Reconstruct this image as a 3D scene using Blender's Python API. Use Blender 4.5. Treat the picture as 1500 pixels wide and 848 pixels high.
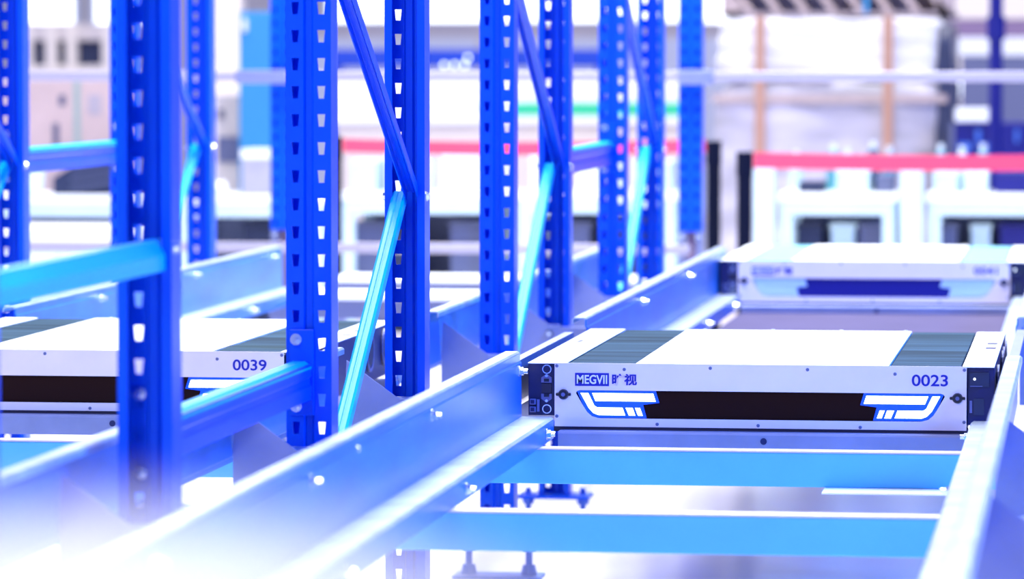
import bpy, bmesh, math, random
from mathutils import Vector, Matrix
random.seed(7)
scene = bpy.context.scene
for o in list(bpy.data.objects):
    bpy.data.objects.remove(o)
COL = scene.collection

# ------------------------------------------------------------------ camera
FPX, VPX, VPY, CAM_Z = 6300.0, 1600.0, 90.0, 1.18      # focal length in px, vanishing point of the lanes
yv = Vector(((VPX - 750) / FPX, -(VPY - 424) / FPX, 1.0)).normalized()   # world Y seen in camera axes
zv = Vector((0, yv.z, -yv.y)).normalized()
xv = Vector((zv.y * yv.z - zv.z * yv.y, zv.z * yv.x - zv.x * yv.z, zv.x * yv.y - zv.y * yv.x))
if xv.x < 0: xv = -xv
cam_data = bpy.data.cameras.new('camera'); cam = bpy.data.objects.new('camera', cam_data); COL.objects.link(cam)
right = Vector((xv.x, yv.x, zv.x)); up = Vector((xv.y, yv.y, zv.y)); fwd = Vector((xv.z, yv.z, zv.z))
M4 = Matrix((right, up, -fwd)).transposed().to_4x4(); M4.translation = (0, 0, CAM_Z)
cam.matrix_world = M4
cam_data.sensor_width = 36.0; cam_data.lens = 36.0 * FPX / 1500.0
cam_data.clip_start = 0.1; cam_data.clip_end = 200
cam_data.dof.use_dof = True; cam_data.dof.focus_distance = 8.45; cam_data.dof.aperture_fstop = 4.0
scene.camera = cam

# ------------------------------------------------------------------ light
world = bpy.data.worlds.new('world'); scene.world = world; world.use_nodes = True
bgn = world.node_tree.nodes['Background']
bgn.inputs[0].default_value = (0.015, 0.11, 1.0, 1); bgn.inputs[1].default_value = 0.36
vs = scene.view_settings
vs.view_transform = 'Standard'; vs.look = 'None'; vs.gamma = 1.0; vs.use_curve_mapping = False
vs.exposure = 0.3

def area(name, loc, target, sx, sy, power, color):
    d = bpy.data.lights.new(name, 'AREA'); d.shape = 'RECTANGLE'; d.size = sx; d.size_y = sy
    d.energy = power; d.color = color
    o = bpy.data.objects.new(name, d); COL.objects.link(o); o.location = loc
    o.rotation_euler = (Vector(target) - Vector(loc)).to_track_quat('-Z', 'Y').to_euler()
    return o
area('blue_fill_right', (4.6, 7.0, 4.6), (-1.0, 7.0, 0.4), 1.5, 1.5, 800, (0.02, 0.22, 1.0))  # added blue fill that tints the rail faces from the right
area('hall_lamp_rack', (-1.7, 12.0, 5.5), (-1.5, 10.0, 0.5), 2.4, 8, 950, (0.97, 1.0, 0.98))
area('front_fill', (-3.2, 0.5, 5.5), (-1.6, 9.0, 0.5), 4, 3, 275, (1.0, 0.93, 0.98))  # added fill from the camera side that brightens front faces
sp = bpy.data.lights.new('glare_spot', 'SPOT'); sp.energy = 1750; sp.color = (1.0, 0.95, 0.98); sp.spot_size = math.radians(42); sp.spot_blend = 0.8; sp.shadow_soft_size = 0.25  # added spot that whitens the near rails and the volume above them
spo = bpy.data.objects.new('glare_spot', sp); COL.objects.link(spo); spo.location = (-1.3, 4.3, 4.2)
area('hall_lamp_back', (-3.0, 19.0, 7.0), (-3.0, 21.0, 0.8), 12, 6, 1150, (1.0, 0.97, 0.95))

# ------------------------------------------------------------------ materials
MATS = {}
def mat(name, color, rough=0.5, metal=0.0, emit=None, estr=0.0, noise=0.0, nscale=20.0, stretch=(1, 1, 1), bump=0.0, spec=0.5, coat=0.0):
    m = bpy.data.materials.new(name); m.use_nodes = True
    nt = m.node_tree; b = nt.nodes['Principled BSDF']
    b.inputs['Base Color'].default_value = (*color, 1)
    b.inputs['Roughness'].default_value = rough; b.inputs['Metallic'].default_value = metal
    b.inputs['Specular IOR Level'].default_value = spec
    if coat: b.inputs['Coat Weight'].default_value = coat
    if emit:
        b.inputs['Emission Color'].default_value = (*emit, 1); b.inputs['Emission Strength'].default_value = estr
    if noise or bump:
        tc = nt.nodes.new('ShaderNodeTexCoord'); mp = nt.nodes.new('ShaderNodeMapping')
        mp.inputs['Scale'].default_value = stretch
        nz = nt.nodes.new('ShaderNodeTexNoise'); nz.inputs['Scale'].default_value = nscale; nz.inputs['Detail'].default_value = 5
        nt.links.new(tc.outputs['Object'], mp.inputs[0]); nt.links.new(mp.outputs[0], nz.inputs['Vector'])
        if noise:
            mx = nt.nodes.new('ShaderNodeMix'); mx.data_type = 'RGBA'
            lo = tuple(max(0, c * (1 - noise)) for c in color); hi = tuple(min(1, c * (1 + noise)) for c in color)
            mx.inputs['A'].default_value = (*lo, 1); mx.inputs['B'].default_value = (*hi, 1)
            rp = nt.nodes.new('ShaderNodeMapRange'); rp.inputs['From Min'].default_value = 0.3; rp.inputs['From Max'].default_value = 0.7
            nt.links.new(nz.outputs['Fac'], rp.inputs['Value']); nt.links.new(rp.outputs[0], mx.inputs['Factor'])
            nt.links.new(mx.outputs['Result'], b.inputs['Base Color'])
        if bump:
            bp = nt.nodes.new('ShaderNodeBump'); bp.inputs['Strength'].default_value = bump; bp.inputs['Distance'].default_value = 0.01
            nt.links.new(nz.outputs['Fac'], bp.inputs['Height']); nt.links.new(bp.outputs[0], b.inputs['Normal'])
    MATS[name] = m
    return m
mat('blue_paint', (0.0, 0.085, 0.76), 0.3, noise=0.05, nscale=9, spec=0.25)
mat('blue_paint_lit', (0.0, 0.50, 0.97), 0.35, spec=0.2)  # blue_paint made lighter: light falling on braces and ties put into the colour
mat('zinc_lit_worn', (0.52, 0.60, 0.72), 0.3, 0.3, noise=0.25, nscale=5, stretch=(1, 2.5, 1), bump=0.03)  # scuffed rail steel; overhead light on lips and ledges put into the colour
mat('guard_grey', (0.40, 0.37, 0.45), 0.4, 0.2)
mat('zinc', (0.018, 0.20, 0.72), 0.32, 0.15, spec=0.35, noise=0.18, nscale=7, stretch=(2, 0.5, 2), bump=0.02)  # same rail steel on upright faces, its blue shade put into the colour
mat('zinc_beam', (0.09, 0.50, 0.86), 0.5, 0.1, noise=0.05, nscale=6)
mat('zinc_pale', (0.60, 0.55, 0.62), 0.4, 0.2, noise=0.05, nscale=8)
mat('zinc_grey', (0.24, 0.27, 0.46), 0.4, 0.3, noise=0.10, nscale=10)
mat('bolt_steel', (0.75, 0.82, 0.92), 0.2, 0.85)
mat('robot_white', (0.92, 0.80, 0.83), 0.35, 0.0, noise=0.03, nscale=12)
mat('robot_top', (0.93, 0.95, 0.95), 0.45)
mat('robot_dark', (0.003, 0.006, 0.085), 0.4)
mat('robot_base', (0.012, 0.012, 0.05), 0.5)
mat('belt_rubber', (0.032, 0.066, 0.092), 0.9, spec=0.08, noise=0.5, nscale=14, stretch=(0.12, 1.3, 1), bump=0.15)
mat('slot_panel', (0.018, 0.005, 0.005), 0.5, spec=0.08)
mat('slot_panel_reflection', (0.0, 0.004, 0.22), 0.4)  # same dark brown panel, the blue it reflects put into the colour
mat('belt_pale', (0.20, 0.50, 0.60), 0.5)
mat('core_shade', (0.0, 0.002, 0.05), 0.6, spec=0.1)
mat('light_housing', (0.0, 0.05, 0.8), 0.3, emit=(0.0, 0.06, 0.9), estr=0.75)
mat('light_on', (1, 1, 1), 0.4, emit=(0.85, 0.93, 1.0), estr=3.2)
mat('light_off', (0.55, 0.75, 0.9), 0.4)
mat('print_blue', (0.0, 0.008, 0.36), 0.5)
mat('print_white', (0.9, 0.9, 0.95), 0.5)
mat('knob_black', (0.004, 0.004, 0.02), 0.3)
mat('connector_grey', (0.12, 0.14, 0.36), 0.45)
mat('concrete', (0.93, 0.88, 0.90), 0.22, noise=0.08, nscale=1.6, bump=0.02)
mat('deck_mauve', (0.10, 0.085, 0.16), 0.85, spec=0.05, noise=0.08, nscale=5)
mat('deck_white', (0.85, 0.88, 0.9), 0.4)
mat('wall_cream', (0.72, 0.66, 0.58), 0.8, noise=0.04, nscale=2)
mat('window_glass', (0.9, 0.95, 1), 0.2, emit=(0.95, 1.0, 1.0), estr=1.6)
mat('cream', (0.85, 0.78, 0.68), 0.6, noise=0.03, nscale=3)
mat('dark_navy', (0.012, 0.022, 0.075), 0.5)
mat('navy', (0.002, 0.004, 0.19), 0.45)
mat('navy_light', (0.06, 0.17, 0.65), 0.45)
mat('cardboard', (0.66, 0.50, 0.46), 0.8, noise=0.07, nscale=5)
mat('tape_green', (0.36, 0.47, 0.42), 0.5)
mat('ink', (0.12, 0.12, 0.2), 0.7)
mat('ink_faint', (0.50, 0.44, 0.48), 0.8)
mat('cyan_panel', (0.04, 0.30, 0.62), 0.45)
mat('white_board', (0.86, 0.90, 0.90), 0.5)
mat('white_cool', (0.62, 0.80, 0.84), 0.5, noise=0.04, nscale=6)
mat('grey_box', (0.42, 0.40, 0.48), 0.7, noise=0.1, nscale=12)
mat('mint_green', (0.03, 0.58, 0.30), 0.5)
mat('beige', (0.66, 0.60, 0.56), 0.7, noise=0.03, nscale=3)
mat('belt_red', (0.80, 0.06, 0.13), 0.6)
mat('stanchion_black', (0.003, 0.005, 0.02), 0.5, spec=0.08)
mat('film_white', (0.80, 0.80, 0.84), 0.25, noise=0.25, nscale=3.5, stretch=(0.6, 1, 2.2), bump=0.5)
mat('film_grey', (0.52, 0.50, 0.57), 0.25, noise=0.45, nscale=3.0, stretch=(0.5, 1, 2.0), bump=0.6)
mat('film_dark', (0.05, 0.06, 0.12), 0.3, bump=0.4, nscale=4)
mat('strap_brown', (0.50, 0.28, 0.20), 0.6)
mat('wood_grey', (0.40, 0.33, 0.34), 0.8, noise=0.15, nscale=6)
mat('wood_pink', (0.50, 0.40, 0.38), 0.8, noise=0.1, nscale=6)
mat('purple_board', (0.25, 0.17, 0.30), 0.6)
mat('slate', (0.13, 0.15, 0.28), 0.6)
mat('bag_white', (0.70, 0.85, 0.88), 0.3, noise=0.2, nscale=9, bump=0.6)
mat('orange_mark', (0.7, 0.3, 0.1), 0.6)
mat('blue_beam', (0.01, 0.07, 0.62), 0.4)
mat('teal_glass', (0.10, 0.38, 0.48), 0.2)
mat('teal_dark', (0.02, 0.10, 0.18), 0.2)
mat('glow_dot', (1, 1, 1), 0.4, emit=(0.85, 0.95, 1.0), estr=3.5)

# ------------------------------------------------------------------ mesh helpers
class MB:
    def __init__(s): s.v = []; s.f = []
    def box(s, x0, x1, y0, y1, z0, z1):
        n = len(s.v)
        s.v += [(x0,y0,z0),(x1,y0,z0),(x1,y1,z0),(x0,y1,z0),(x0,y0,z1),(x1,y0,z1),(x1,y1,z1),(x0,y1,z1)]
        s.f += [tuple(n+i for i in q) for q in ((0,3,2,1),(4,5,6,7),(0,1,5,4),(1,2,6,5),(2,3,7,6),(3,0,4,7))]
        return s
    def prism(s, pts, axis, a, b):
        """closed polygon pts (2-D) pushed along axis from a to b; 2-D coords are the other two axes in order"""
        n = len(s.v); k = len(pts)
        def P(p, t):
            return {'x': (t, p[0], p[1]), 'y': (p[0], t, p[1]), 'z': (p[0], p[1], t)}[axis]
        s.v += [P(p, a) for p in pts] + [P(p, b) for p in pts]
        s.f.append(tuple(range(n, n+k))[::-1]); s.f.append(tuple(range(n+k, n+2*k)))
        for i in range(k):
            j = (i+1) % k; s.f.append((n+i, n+j, n+k+j, n+k+i))
        return s
    def sheet(s, pts, axis, a, b):
        """open polyline swept along axis"""
        n = len(s.v); k = len(pts)
        def P(p, t):
            return {'x': (t, p[0], p[1]), 'y': (p[0], t, p[1]), 'z': (p[0], p[1], t)}[axis]
        s.v += [P(p, a) for p in pts] + [P(p, b) for p in pts]
        for i in range(k-1): s.f.append((n+i, n+i+1, n+k+i+1, n+k+i))
        return s
    def cyl(s, p0, p1, r, n=12, r1=None):
        p0 = Vector(p0); p1 = Vector(p1); d = (p1-p0).normalized(); r1 = r if r1 is None else r1
        a = d.orthogonal().normalized(); b = d.cross(a); m = len(s.v)
        for p, q in ((p0, r), (p1, r1)):
            for i in range(n):
                t = 2*math.pi*i/n; w = p + a*q*math.cos(t) + b*q*math.sin(t); s.v.append(tuple(w))
        s.f.append(tuple(range(m, m+n))[::-1]); s.f.append(tuple(range(m+n, m+2*n)))
        for i in range(n):
            j = (i+1) % n; s.f.append((m+i, m+j, m+n+j, m+n+i))
        return s
    def ring(s, c, axis, r0, r1, h, n=20):
        """flat ring with thickness h along -axis('y')"""
        m = len(s.v)
        for t in (0, h):
            for r in (r0, r1):
                for i in range(n):
                    u = 2*math.pi*i/n
                    if axis == 'y': s.v.append((c[0]+r*math.cos(u), c[1]-t, c[2]+r*math.sin(u)))
                    else: s.v.append((c[0]+t, c[1]+r*math.cos(u), c[2]+r*math.sin(u)))
        for i in range(n):
            j = (i+1) % n
            s.f += [(m+i,m+j,m+n+j,m+n+i),(m+2*n+i,m+3*n+i,m+3*n+j,m+2*n+j),(m+n+i,m+n+j,m+3*n+j,m+3*n+i),(m+i,m+2*n+i,m+2*n+j,m+j)]
        return s
    def bar(s, p0, p1, w, h):
        """rectangular bar lying in a plane of constant X: w along X, h across the bar"""
        p0 = Vector(p0); p1 = Vector(p1); d = (p1-p0).normalized(); a = Vector((1,0,0)); b = d.cross(a).normalized()
        n = len(s.v)
        for p in (p0, p1):
            for sx, sb in ((-1,-1),(1,-1),(1,1),(-1,1)): s.v.append(tuple(p + a*sx*w/2 + b*sb*h/2))
        s.f += [tuple(n+i for i in q) for q in ((0,3,2,1),(4,5,6,7),(0,1,5,4),(1,2,6,5),(2,3,7,6),(3,0,4,7))]
        return s
    def mesh(s, name, material, smooth=False):
        me = bpy.data.meshes.new(name); me.from_pydata(s.v, [], s.f)
        bm = bmesh.new(); bm.from_mesh(me); bmesh.ops.recalc_face_normals(bm, faces=bm.faces); bm.to_mesh(me); bm.free()
        me.materials.append(MATS[material])
        if smooth:
            for p in me.polygons: p.use_smooth = True
        return me
    def build(s, name, material, parent=None, bevel=0.0, solid=0.0, loc=None, smooth=False, seg=2, offset=0.0):
        return place(name, s.mesh(name, material, smooth), parent, bevel, solid, loc, seg=seg, offset=offset)

def place(name, me, parent=None, bevel=0.0, solid=0.0, loc=None, rotz=0.0, seg=2, offset=0.0):
    o = bpy.data.objects.new(name, me); COL.objects.link(o)
    if parent: o.parent = parent
    if loc: o.location = loc
    if rotz: o.rotation_euler.z = rotz
    if solid:
        m = o.modifiers.new('thick', 'SOLIDIFY'); m.thickness = solid; m.offset = offset; m.use_even_offset = True
    if bevel:
        m = o.modifiers.new('edge', 'BEVEL'); m.width = bevel; m.segments = seg; m.limit_method = 'ANGLE'; m.angle_limit = math.radians(40)
    return o
def tag(o, label=None, cat=None, group=None, kind=None):
    if label: o['label'] = label
    if cat: o['category'] = cat
    if group: o['group'] = group
    if kind: o['kind'] = kind
    return o
def thing(name, loc, label, cat, group=None):
    o = bpy.data.objects.new(name, None); COL.objects.link(o); o.location = loc; o.empty_display_size = 0.1
    return tag(o, label, cat, group)
def copy_tree(o, parent=None):
    c = o.copy(); COL.objects.link(c); c.parent = parent
    for ch in o.children: copy_tree(ch, c)
    return c
def text_mesh(name, body, size, material, extrude=0.0004, sx=1.0, offset=0.0):
    cu = bpy.data.curves.new(name, 'FONT'); cu.body = body; cu.size = size; cu.extrude = extrude; cu.offset = offset
    cu.align_x = 'LEFT'
    o = bpy.data.objects.new(name, cu); COL.objects.link(o)
    dg = bpy.context.evaluated_depsgraph_get(); dg.update()
    me = bpy.data.meshes.new_from_object(o.evaluated_get(dg))
    bpy.data.objects.remove(o); bpy.data.curves.remove(cu)
    me.name = name; me.materials.clear(); me.materials.append(MATS[material])
    return me
def fit_text(me, x0, x1, z0, z1, y):
    """stand the flat lettering up facing -Y inside the given box"""
    xs = [v.co.x for v in me.vertices]; ys = [v.co.y for v in me.vertices]
    ax, bx_, ay, by = min(xs), max(xs), min(ys), max(ys)
    for v in me.vertices:
        u = (v.co.x-ax)/(bx_-ax); w = (v.co.y-ay)/(by-ay)
        v.co = (x0+(x1-x0)*u, y-v.co.z, z0+(z1-z0)*w)
    me.update()
    return me

# shared bolt, axis +X or -Y
def bolt_mesh(name, axis):
    m = MB(); d = {'x': Vector((1,0,0)), 'y': Vector((0,-1,0)), '-x': Vector((-1,0,0))}[axis]
    m.cyl((0,0,0), d*0.002, 0.0105, 14); m.cyl(d*0.002, d*0.009, 0.0085, 6); m.cyl(d*0.009, d*0.017, 0.0048, 8)
    return m.mesh(name, 'bolt_steel')
def bolt_short(name, sx):
    m = MB(); m.cyl((0,0,0), (sx*0.0015,0,0), 0.0105, 14); m.cyl((sx*0.0015,0,0), (sx*0.007,0,0), 0.009, 6, 0.007); return m.mesh(name, 'bolt_steel')
BOLT_SX = bolt_short('bolt_short', 1); BOLT_SNX = bolt_short('bolt_short', -1)
BOLT_X = bolt_mesh('bolt_x', 'x'); BOLT_NX = bolt_mesh('bolt_nx', '-x'); BOLT_Y = bolt_mesh('bolt_y', 'y')

# ------------------------------------------------------------------ the setting
FLOOR = -0.04
fl = MB().box(-12, 5, -1, 36, FLOOR-0.1, FLOOR).build('floor', 'concrete')
tag(fl, 'pale polished concrete hall floor', kind='structure')
wb = MB().box(-12, 5, 34, 34.2, FLOOR, 7).build('wall_back', 'wall_cream'); tag(wb, kind='structure')
for i, (x0, x1, z0, z1) in enumerate(((-8.60, -8.13, 1.34, 2.6), (-7.95, -7.45, 1.49, 2.6), (-6.05, -3.20, 1.50, 2.6), (-3.05, -2.86, 1.18, 2.6))):
    w = MB().box(x0, x1, 33.93, 33.97, z0, z1).build('window_%d' % (i+1), 'window_glass'); tag(w, kind='structure')
    fr = MB()
    for a in ((x0-.04, x0, z0-.04, z1+.04), (x1, x1+.04, z0-.04, z1+.04), (x0, x1, z0-.04, z0), (x0, x1, z1, z1+.04)):
        fr.box(a[0], a[1], 33.90, 34.0, a[2], a[3])
    fr.build('window_frame', 'white_board', w)

# ------------------------------------------------------------------ perforated uprights and frames
PITCH, POST_H = 0.05, 2.30
def post_mesh():
    W, D = 0.040, 0.065
    prof = [(-0.026, D), (-W, D), (-W, D*0.45), (-W, 0.0), (-0.0305, 0), (-0.0165, 0), (-0.010, 0), (-0.006, 0.007), (0.006, 0.007),
            (0.010, 0), (0.0165, 0), (0.0305, 0), (W, 0), (W, D*0.45), (W, D), (0.026, D)]
    holes = {4: 1, 10: 1}
    v, f = [], []
    zs = [(0.0, 0)]
    k = 0
    while (k+1)*PITCH < POST_H:
        zs.append((k*PITCH+0.014, 1)); zs.append((k*PITCH+0.036, 2)); k += 1
    zs.append((POST_H, 0))
    n = len(prof)
    for z, t in zs:
        for i, (x, y) in enumerate(prof):
            if t == 1 and i in (4, 10): x += 0.0022
            if t == 1 and i in (5, 11): x -= 0.0022
            v.append((x, y, z))
    for r in range(len(zs)-1):
        for i in range(n-1):
            if zs[r][1] == 1 and i in holes: continue
            f.append((r*n+i, r*n+i+1, (r+1)*n+i+1, (r+1)*n+i))
    me = bpy.data.meshes.new('post'); me.from_pydata(v, [], f); me.materials.append(MATS['blue_paint'])
    return me
POST = post_mesh()
def brace_mesh(name, dy, dz, material):
    """channel brace from (0,0,0) to (0,dy,dz), 26 mm wide in X, open on its lower side"""
    m = MB(); d = Vector((0, dy, dz)); L = d.length; d.normalize(); a = Vector((1,0,0)); b = d.cross(a).normalized()
    if b.z < 0: b = -b
    prof = [(-0.013,-0.010),(-0.013,0.009),(-0.009,0.012),(-0.003,0.012),(-0.002,0.010),(0.002,0.010),(0.003,0.012),(0.009,0.012),(0.013,0.009),(0.013,-0.010)]
    n = len(prof)
    for t in (0, L):
        for p in prof: m.v.append(tuple(d*t + a*p[0] + b*p[1]))
    for i in range(n-1): m.f.append((i, i+1, n+i+1, n+i))
    return m.mesh(name, material)
FRAME_D = 1.15
Z0 = 0.050
def base_parts(parent, y):
    bp = MB().box(-0.095, 0.095, y-0.05, y+0.05, -0.010, 0.0).build('base_plate', 'blue_paint', parent, bevel=0.002)
    for s in (-1, 1):
        m = MB(); m.cyl((s*0.072, y, -0.083), (s*0.072, y, 0.016), 0.008, 10)
        m.cyl((s*0.072, y, -0.026), (s*0.072, y, -0.010), 0.017, 6); m.cyl((s*0.072, y, -0.083), (s*0.072, y, -0.060), 0.020, 8, 0.014)
        m.build('levelling_foot', 'navy_light', bp)
    MB().box(-0.105, 0.105, y-0.05, y+0.05, -0.0945, -0.083).build('foot_plate', 'navy_light', bp, bevel=0.002)
def make_frame(diag):
    root = thing('rack_frame', (0, 0, 0), 'frame', 'rack frame', 'blue perforated rack frames')  # one upright frame of the rack: two posts with their braces
    place('post', POST, root, solid=0.0025)
    place('post', POST, root, solid=0.0025, loc=(0, FRAME_D, 0), rotz=math.pi)
    base_parts(root, 0.033); base_parts(root, FRAME_D-0.033)
    J = 0.855                                       # joint height above the post foot
    yr = FRAME_D - 0.045
    yf = 0.045
    if diag:
        u = place('diagonal_brace', brace_mesh('upper_brace', yf-yr, 0.535, 'blue_paint'), root, solid=0.002, loc=(0.0135, yr, J))
        tag(u, 'dark blue channel brace rising to the front post')
        l = place('diagonal_brace', brace_mesh('lower_brace', yf-yr, -0.64, 'blue_paint_lit'), root, solid=0.002, loc=(-0.0135, yr, J))
        tag(l, 'brightly lit blue channel brace running down to the front post')
        u2 = place('diagonal_brace', brace_mesh('top_brace', yr-yf, 0.6, 'blue_paint'), root, solid=0.002, loc=(0.0135, yf, J+0.56))
    else:
        m = MB().prism([(0.0, J-0.034), (0.032, J-0.034), (0.032, J-0.010), (0.018, J+0.012), (0.0, J+0.012)], 'y', yf, FRAME_D-0.02)
        h = m.build('horizontal_brace', 'blue_paint_lit', root, bevel=0.003)  # lit blue; chamfer shaped to catch the overhead light
        MB().box(-0.012, 0.012, yf, FRAME_D-0.02, J-0.66, J-0.62).build('horizontal_brace', 'blue_paint', root, bevel=0.003)
    for y in (yr,):
        place('bolt', BOLT_SX, root, loc=(0.041, y, J)); place('bolt', BOLT_SNX, root, loc=(-0.041, y, J))
    place('bolt', BOLT_SX, root, loc=(0.041, yf, J-0.62))
    return root
XA, XL = -1.385, -2.84
MODULE = 2.455
proto = make_frame(True)
spots = [
 (XA, 7.56, 'blue perforated frame left of the bolted near rail, crossed by the sharpest sky-blue brace'),
 (XA, 7.56+MODULE, 'blue perforated frame right behind the end of the near galvanised rail'),
 (XA, 7.56+2*MODULE, 'blurred blue frame nearest the far end of the rack, left of the lone dotted post'),
 (XL, 7.56+MODULE, 'blurred blue frame at the far left edge beside the pink carton'),
 (XL, 7.56+2*MODULE, 'blurred blue frame in the left row, in front of the cream column'),
]
for i, (x, y, lab) in enumerate(spots):
    fr = proto if i == 0 else copy_tree(proto)
    fr.location = (x, y, Z0); fr['label'] = lab
nf = make_frame(False); nf.location = (XA, 6.28-FRAME_D, Z0)
nf['label'] = 'nearest blurred blue frame with the thick horizontal brace, its foot fading into white glare'

# two end posts, blue upper sleeve on a grey lower column
def end_post(x, lab):
    y = 14.93
    r = thing('end_post', (x, y, FLOOR), lab, 'post', 'dotted end posts')
    dz = 0.587 - FLOOR
    place('sleeve', POST, r, solid=0.0025, loc=(0, 0, dz))
    MB().box(-0.037, 0.037, 0.020, 0.060, dz, dz+POST_H).build('shade_filler', 'core_shade', r)  # added dark filler: shade behind the holes put into its colour
    for s in (-1, 1):
        m = MB().box(s*0.030-0.011, s*0.030+0.011, 0.0, 0.06, 0, dz); m.build('grey_angle', 'zinc_grey', r, bevel=0.003)
    MB().box(-0.015, 0.015, 0.03, 0.05, 0, dz).build('web', 'purple_board', r)
    for s in (-1, 1): place('bolt', BOLT_Y, r, loc=(s*0.028, 0, dz-0.02))
    MB().box(-0.09, 0.09, -0.05, 0.11, 0.0, 0.01).build('base_plate', 'zinc_grey', r)
end_post(XA, 'lone blue dotted post ending above the far rail, beside the black barrier post')
end_post(XL+0.01, 'blue dotted post half hidden behind the tall frame, beside the cyan cabinet')

# spacer ties between frames
def tie(x, y0, y1, ztop, lab, h=0.064):
    t = thing('spacer_tie', (x, y0, ztop-h), lab, 'tie bar', 'blue spacer ties between frames')
    L = y1-y0
    b = MB().sheet([(-0.015, 0.0), (0.017, 0.0), (0.017, h*0.35), (0.014, h*0.42), (0.014, h*0.58), (0.017, h*0.65), (0.017, h-0.003), (-0.015, h-0.003), (-0.015, 0.0)], 'y', 0.006, L-0.006)
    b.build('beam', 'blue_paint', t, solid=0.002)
    tag(MB().prism([(-0.016, h-0.002), (0.0185, h-0.010), (0.0185, h-0.006), (0.006, h+0.003), (-0.016, h+0.003)], 'y', 0.006, L-0.006).build('top_flange', 'blue_paint_lit', t), 'pale lit upper edge')
    for yy, s in ((0.0, 1), (L-0.006, -1)):
        p = MB().box(-0.022, 0.022, yy, yy+0.006, -0.03, h+0.06).build('end_plate', 'blue_paint', t, bevel=0.0015)
        if s > 0:
            for z in (-0.014, h+0.042): place('bolt', BOLT_Y, p, loc=(-0.010, -0.006, z))
        if s < 0:
            for z in (-0.014, h+0.042): place('bolt', BOLT_Y, p, loc=(-0.010, yy, z))
tie(XA-0.012, 6.283, 7.557, 0.642, 'blue tie bar bolted to the tall sharp post right of the number 0039')
tie(XA-0.012, 11.168, 12.467, 0.945, 'short blurred blue tie bar crossing the red barrier belt')
tie(XL-0.012, 11.168, 12.467, 0.945, 'blurred blue tie bar under the pink carton')

# ------------------------------------------------------------------ shuttle rails
RAIL_Z, LEDGE_Z = 0.612, 0.484
GUS_Y = [6.28-0.14, 7.56-0.13, 8.72-0.14, 10.015-0.13, 11.17-0.14, 12.47-0.13]
def rail(x_in, side, y0, y1, lab, bolts=(), ledge_bolts=(), gussets=(), rivets=()):
    """x_in = inner face of the web; side = -1 when the lane lies to the right of it (lip folded outward)"""
    t = thing('shuttle_rail', (x_in, y0, LEDGE_Z-0.04), lab, 'rail', 'galvanised shuttle rails')
    L = y1-y0; zt = RAIL_Z-(LEDGE_Z-0.04); zl = 0.04; s = side
    lip = [(s*0.029, zt-0.012), (s*0.029, zt-0.003), (s*0.026, zt), (s*0.003, zt), (0, zt-0.003)]
    web = [(0, zt-0.003), (0, zt-0.018), (s*-0.003, zt-0.021), (s*-0.003, zl)]
    ledge = [(s*-0.003, zl), (s*-0.062, zl), (s*-0.067, zl-0.004)]
    tag(MB().sheet(lip, 'y', 0, L).build('top_lip', 'zinc_lit_worn', t, solid=0.003), 'scuffed folded top edge, painted pale as if lit')
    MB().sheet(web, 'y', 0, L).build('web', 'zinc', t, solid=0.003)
    tag(MB().sheet(ledge, 'y', 0, L).build('running_ledge', 'zinc_lit_worn', t, solid=0.003), 'ledge the wheels run on, painted pale as if lit')
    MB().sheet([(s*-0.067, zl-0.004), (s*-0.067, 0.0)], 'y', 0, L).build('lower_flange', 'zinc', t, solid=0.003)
    bm_ = BOLT_X if s < 0 else BOLT_NX
    xo = -s*0.0045 if True else 0
    for y, z in bolts: place('bolt', bm_, t, loc=(xo, y-y0, z-(LEDGE_Z-0.04)))
    for y in ledge_bolts: place('bolt', bm_, t, loc=(-s*0.0688, y-y0, 0.018))
    for y in rivets:
        MB().cyl((0, y-y0, zt-0.022), (-s*0.007, y-y0, zt-0.022), 0.006, 10, 0.003).build('rivet', 'bolt_steel', t)
    for y in gussets:
        if y0 < y < y1 or True:
            m = MB().prism([(0.0, 0.05), (s*0.004, zt-0.037), (s*0.128, 0.042), (s*0.128, -0.05), (0.0, -0.05)], 'y', y-y0, y-y0+0.004)
            m.build('gusset', 'zinc_grey', t)
    return t
NEAR0 = 3.3
rail(-1.108, -1, NEAR0, 8.33, 'near galvanised rail running down to the lower left corner, white in the glare',
     bolts=((6.03, .580), (7.17, .582), (8.294, .577), (5.0, .580)), ledge_bolts=(7.13, 8.21, 5.95), rivets=(6.44,))
rail(-1.108, -1, 9.445, 13.13, 'galvanised rail rising from behind the robot 0023 towards the blurred robot',
     bolts=((10.61, .584), (11.85, .586), (12.93, .577)), ledge_bolts=(11.72, 12.6))
rail(-0.160, 1, NEAR0, 8.34, 'rail at the right edge, seen from its outer side with a scuffed lip painted pale as if lit',
     gussets=GUS_Y[:2], ledge_bolts=(7.2, 8.25))
rail(-0.160, 1, 9.60, 13.13, 'far rail at the right edge beside the blurred robot', gussets=(9.885, 11.03))
rail(-1.498, 1, NEAR0, 8.40, 'rail with a white lip behind the nearest frame, lower left',
     gussets=GUS_Y[:2])
rail(-1.498, 1, 9.64, 13.13, 'shaded rail between the sharp frames, its mauve outer face turned to the viewer',
     gussets=GUS_Y[3:])
rail(-2.468, -1, 9.70, 13.0, 'pale rail on the left behind the robot 0039',
     bolts=((10.55, .586), (11.70, .588), (12.85, .585)), ledge_bolts=(10.9, 12.2))

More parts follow.
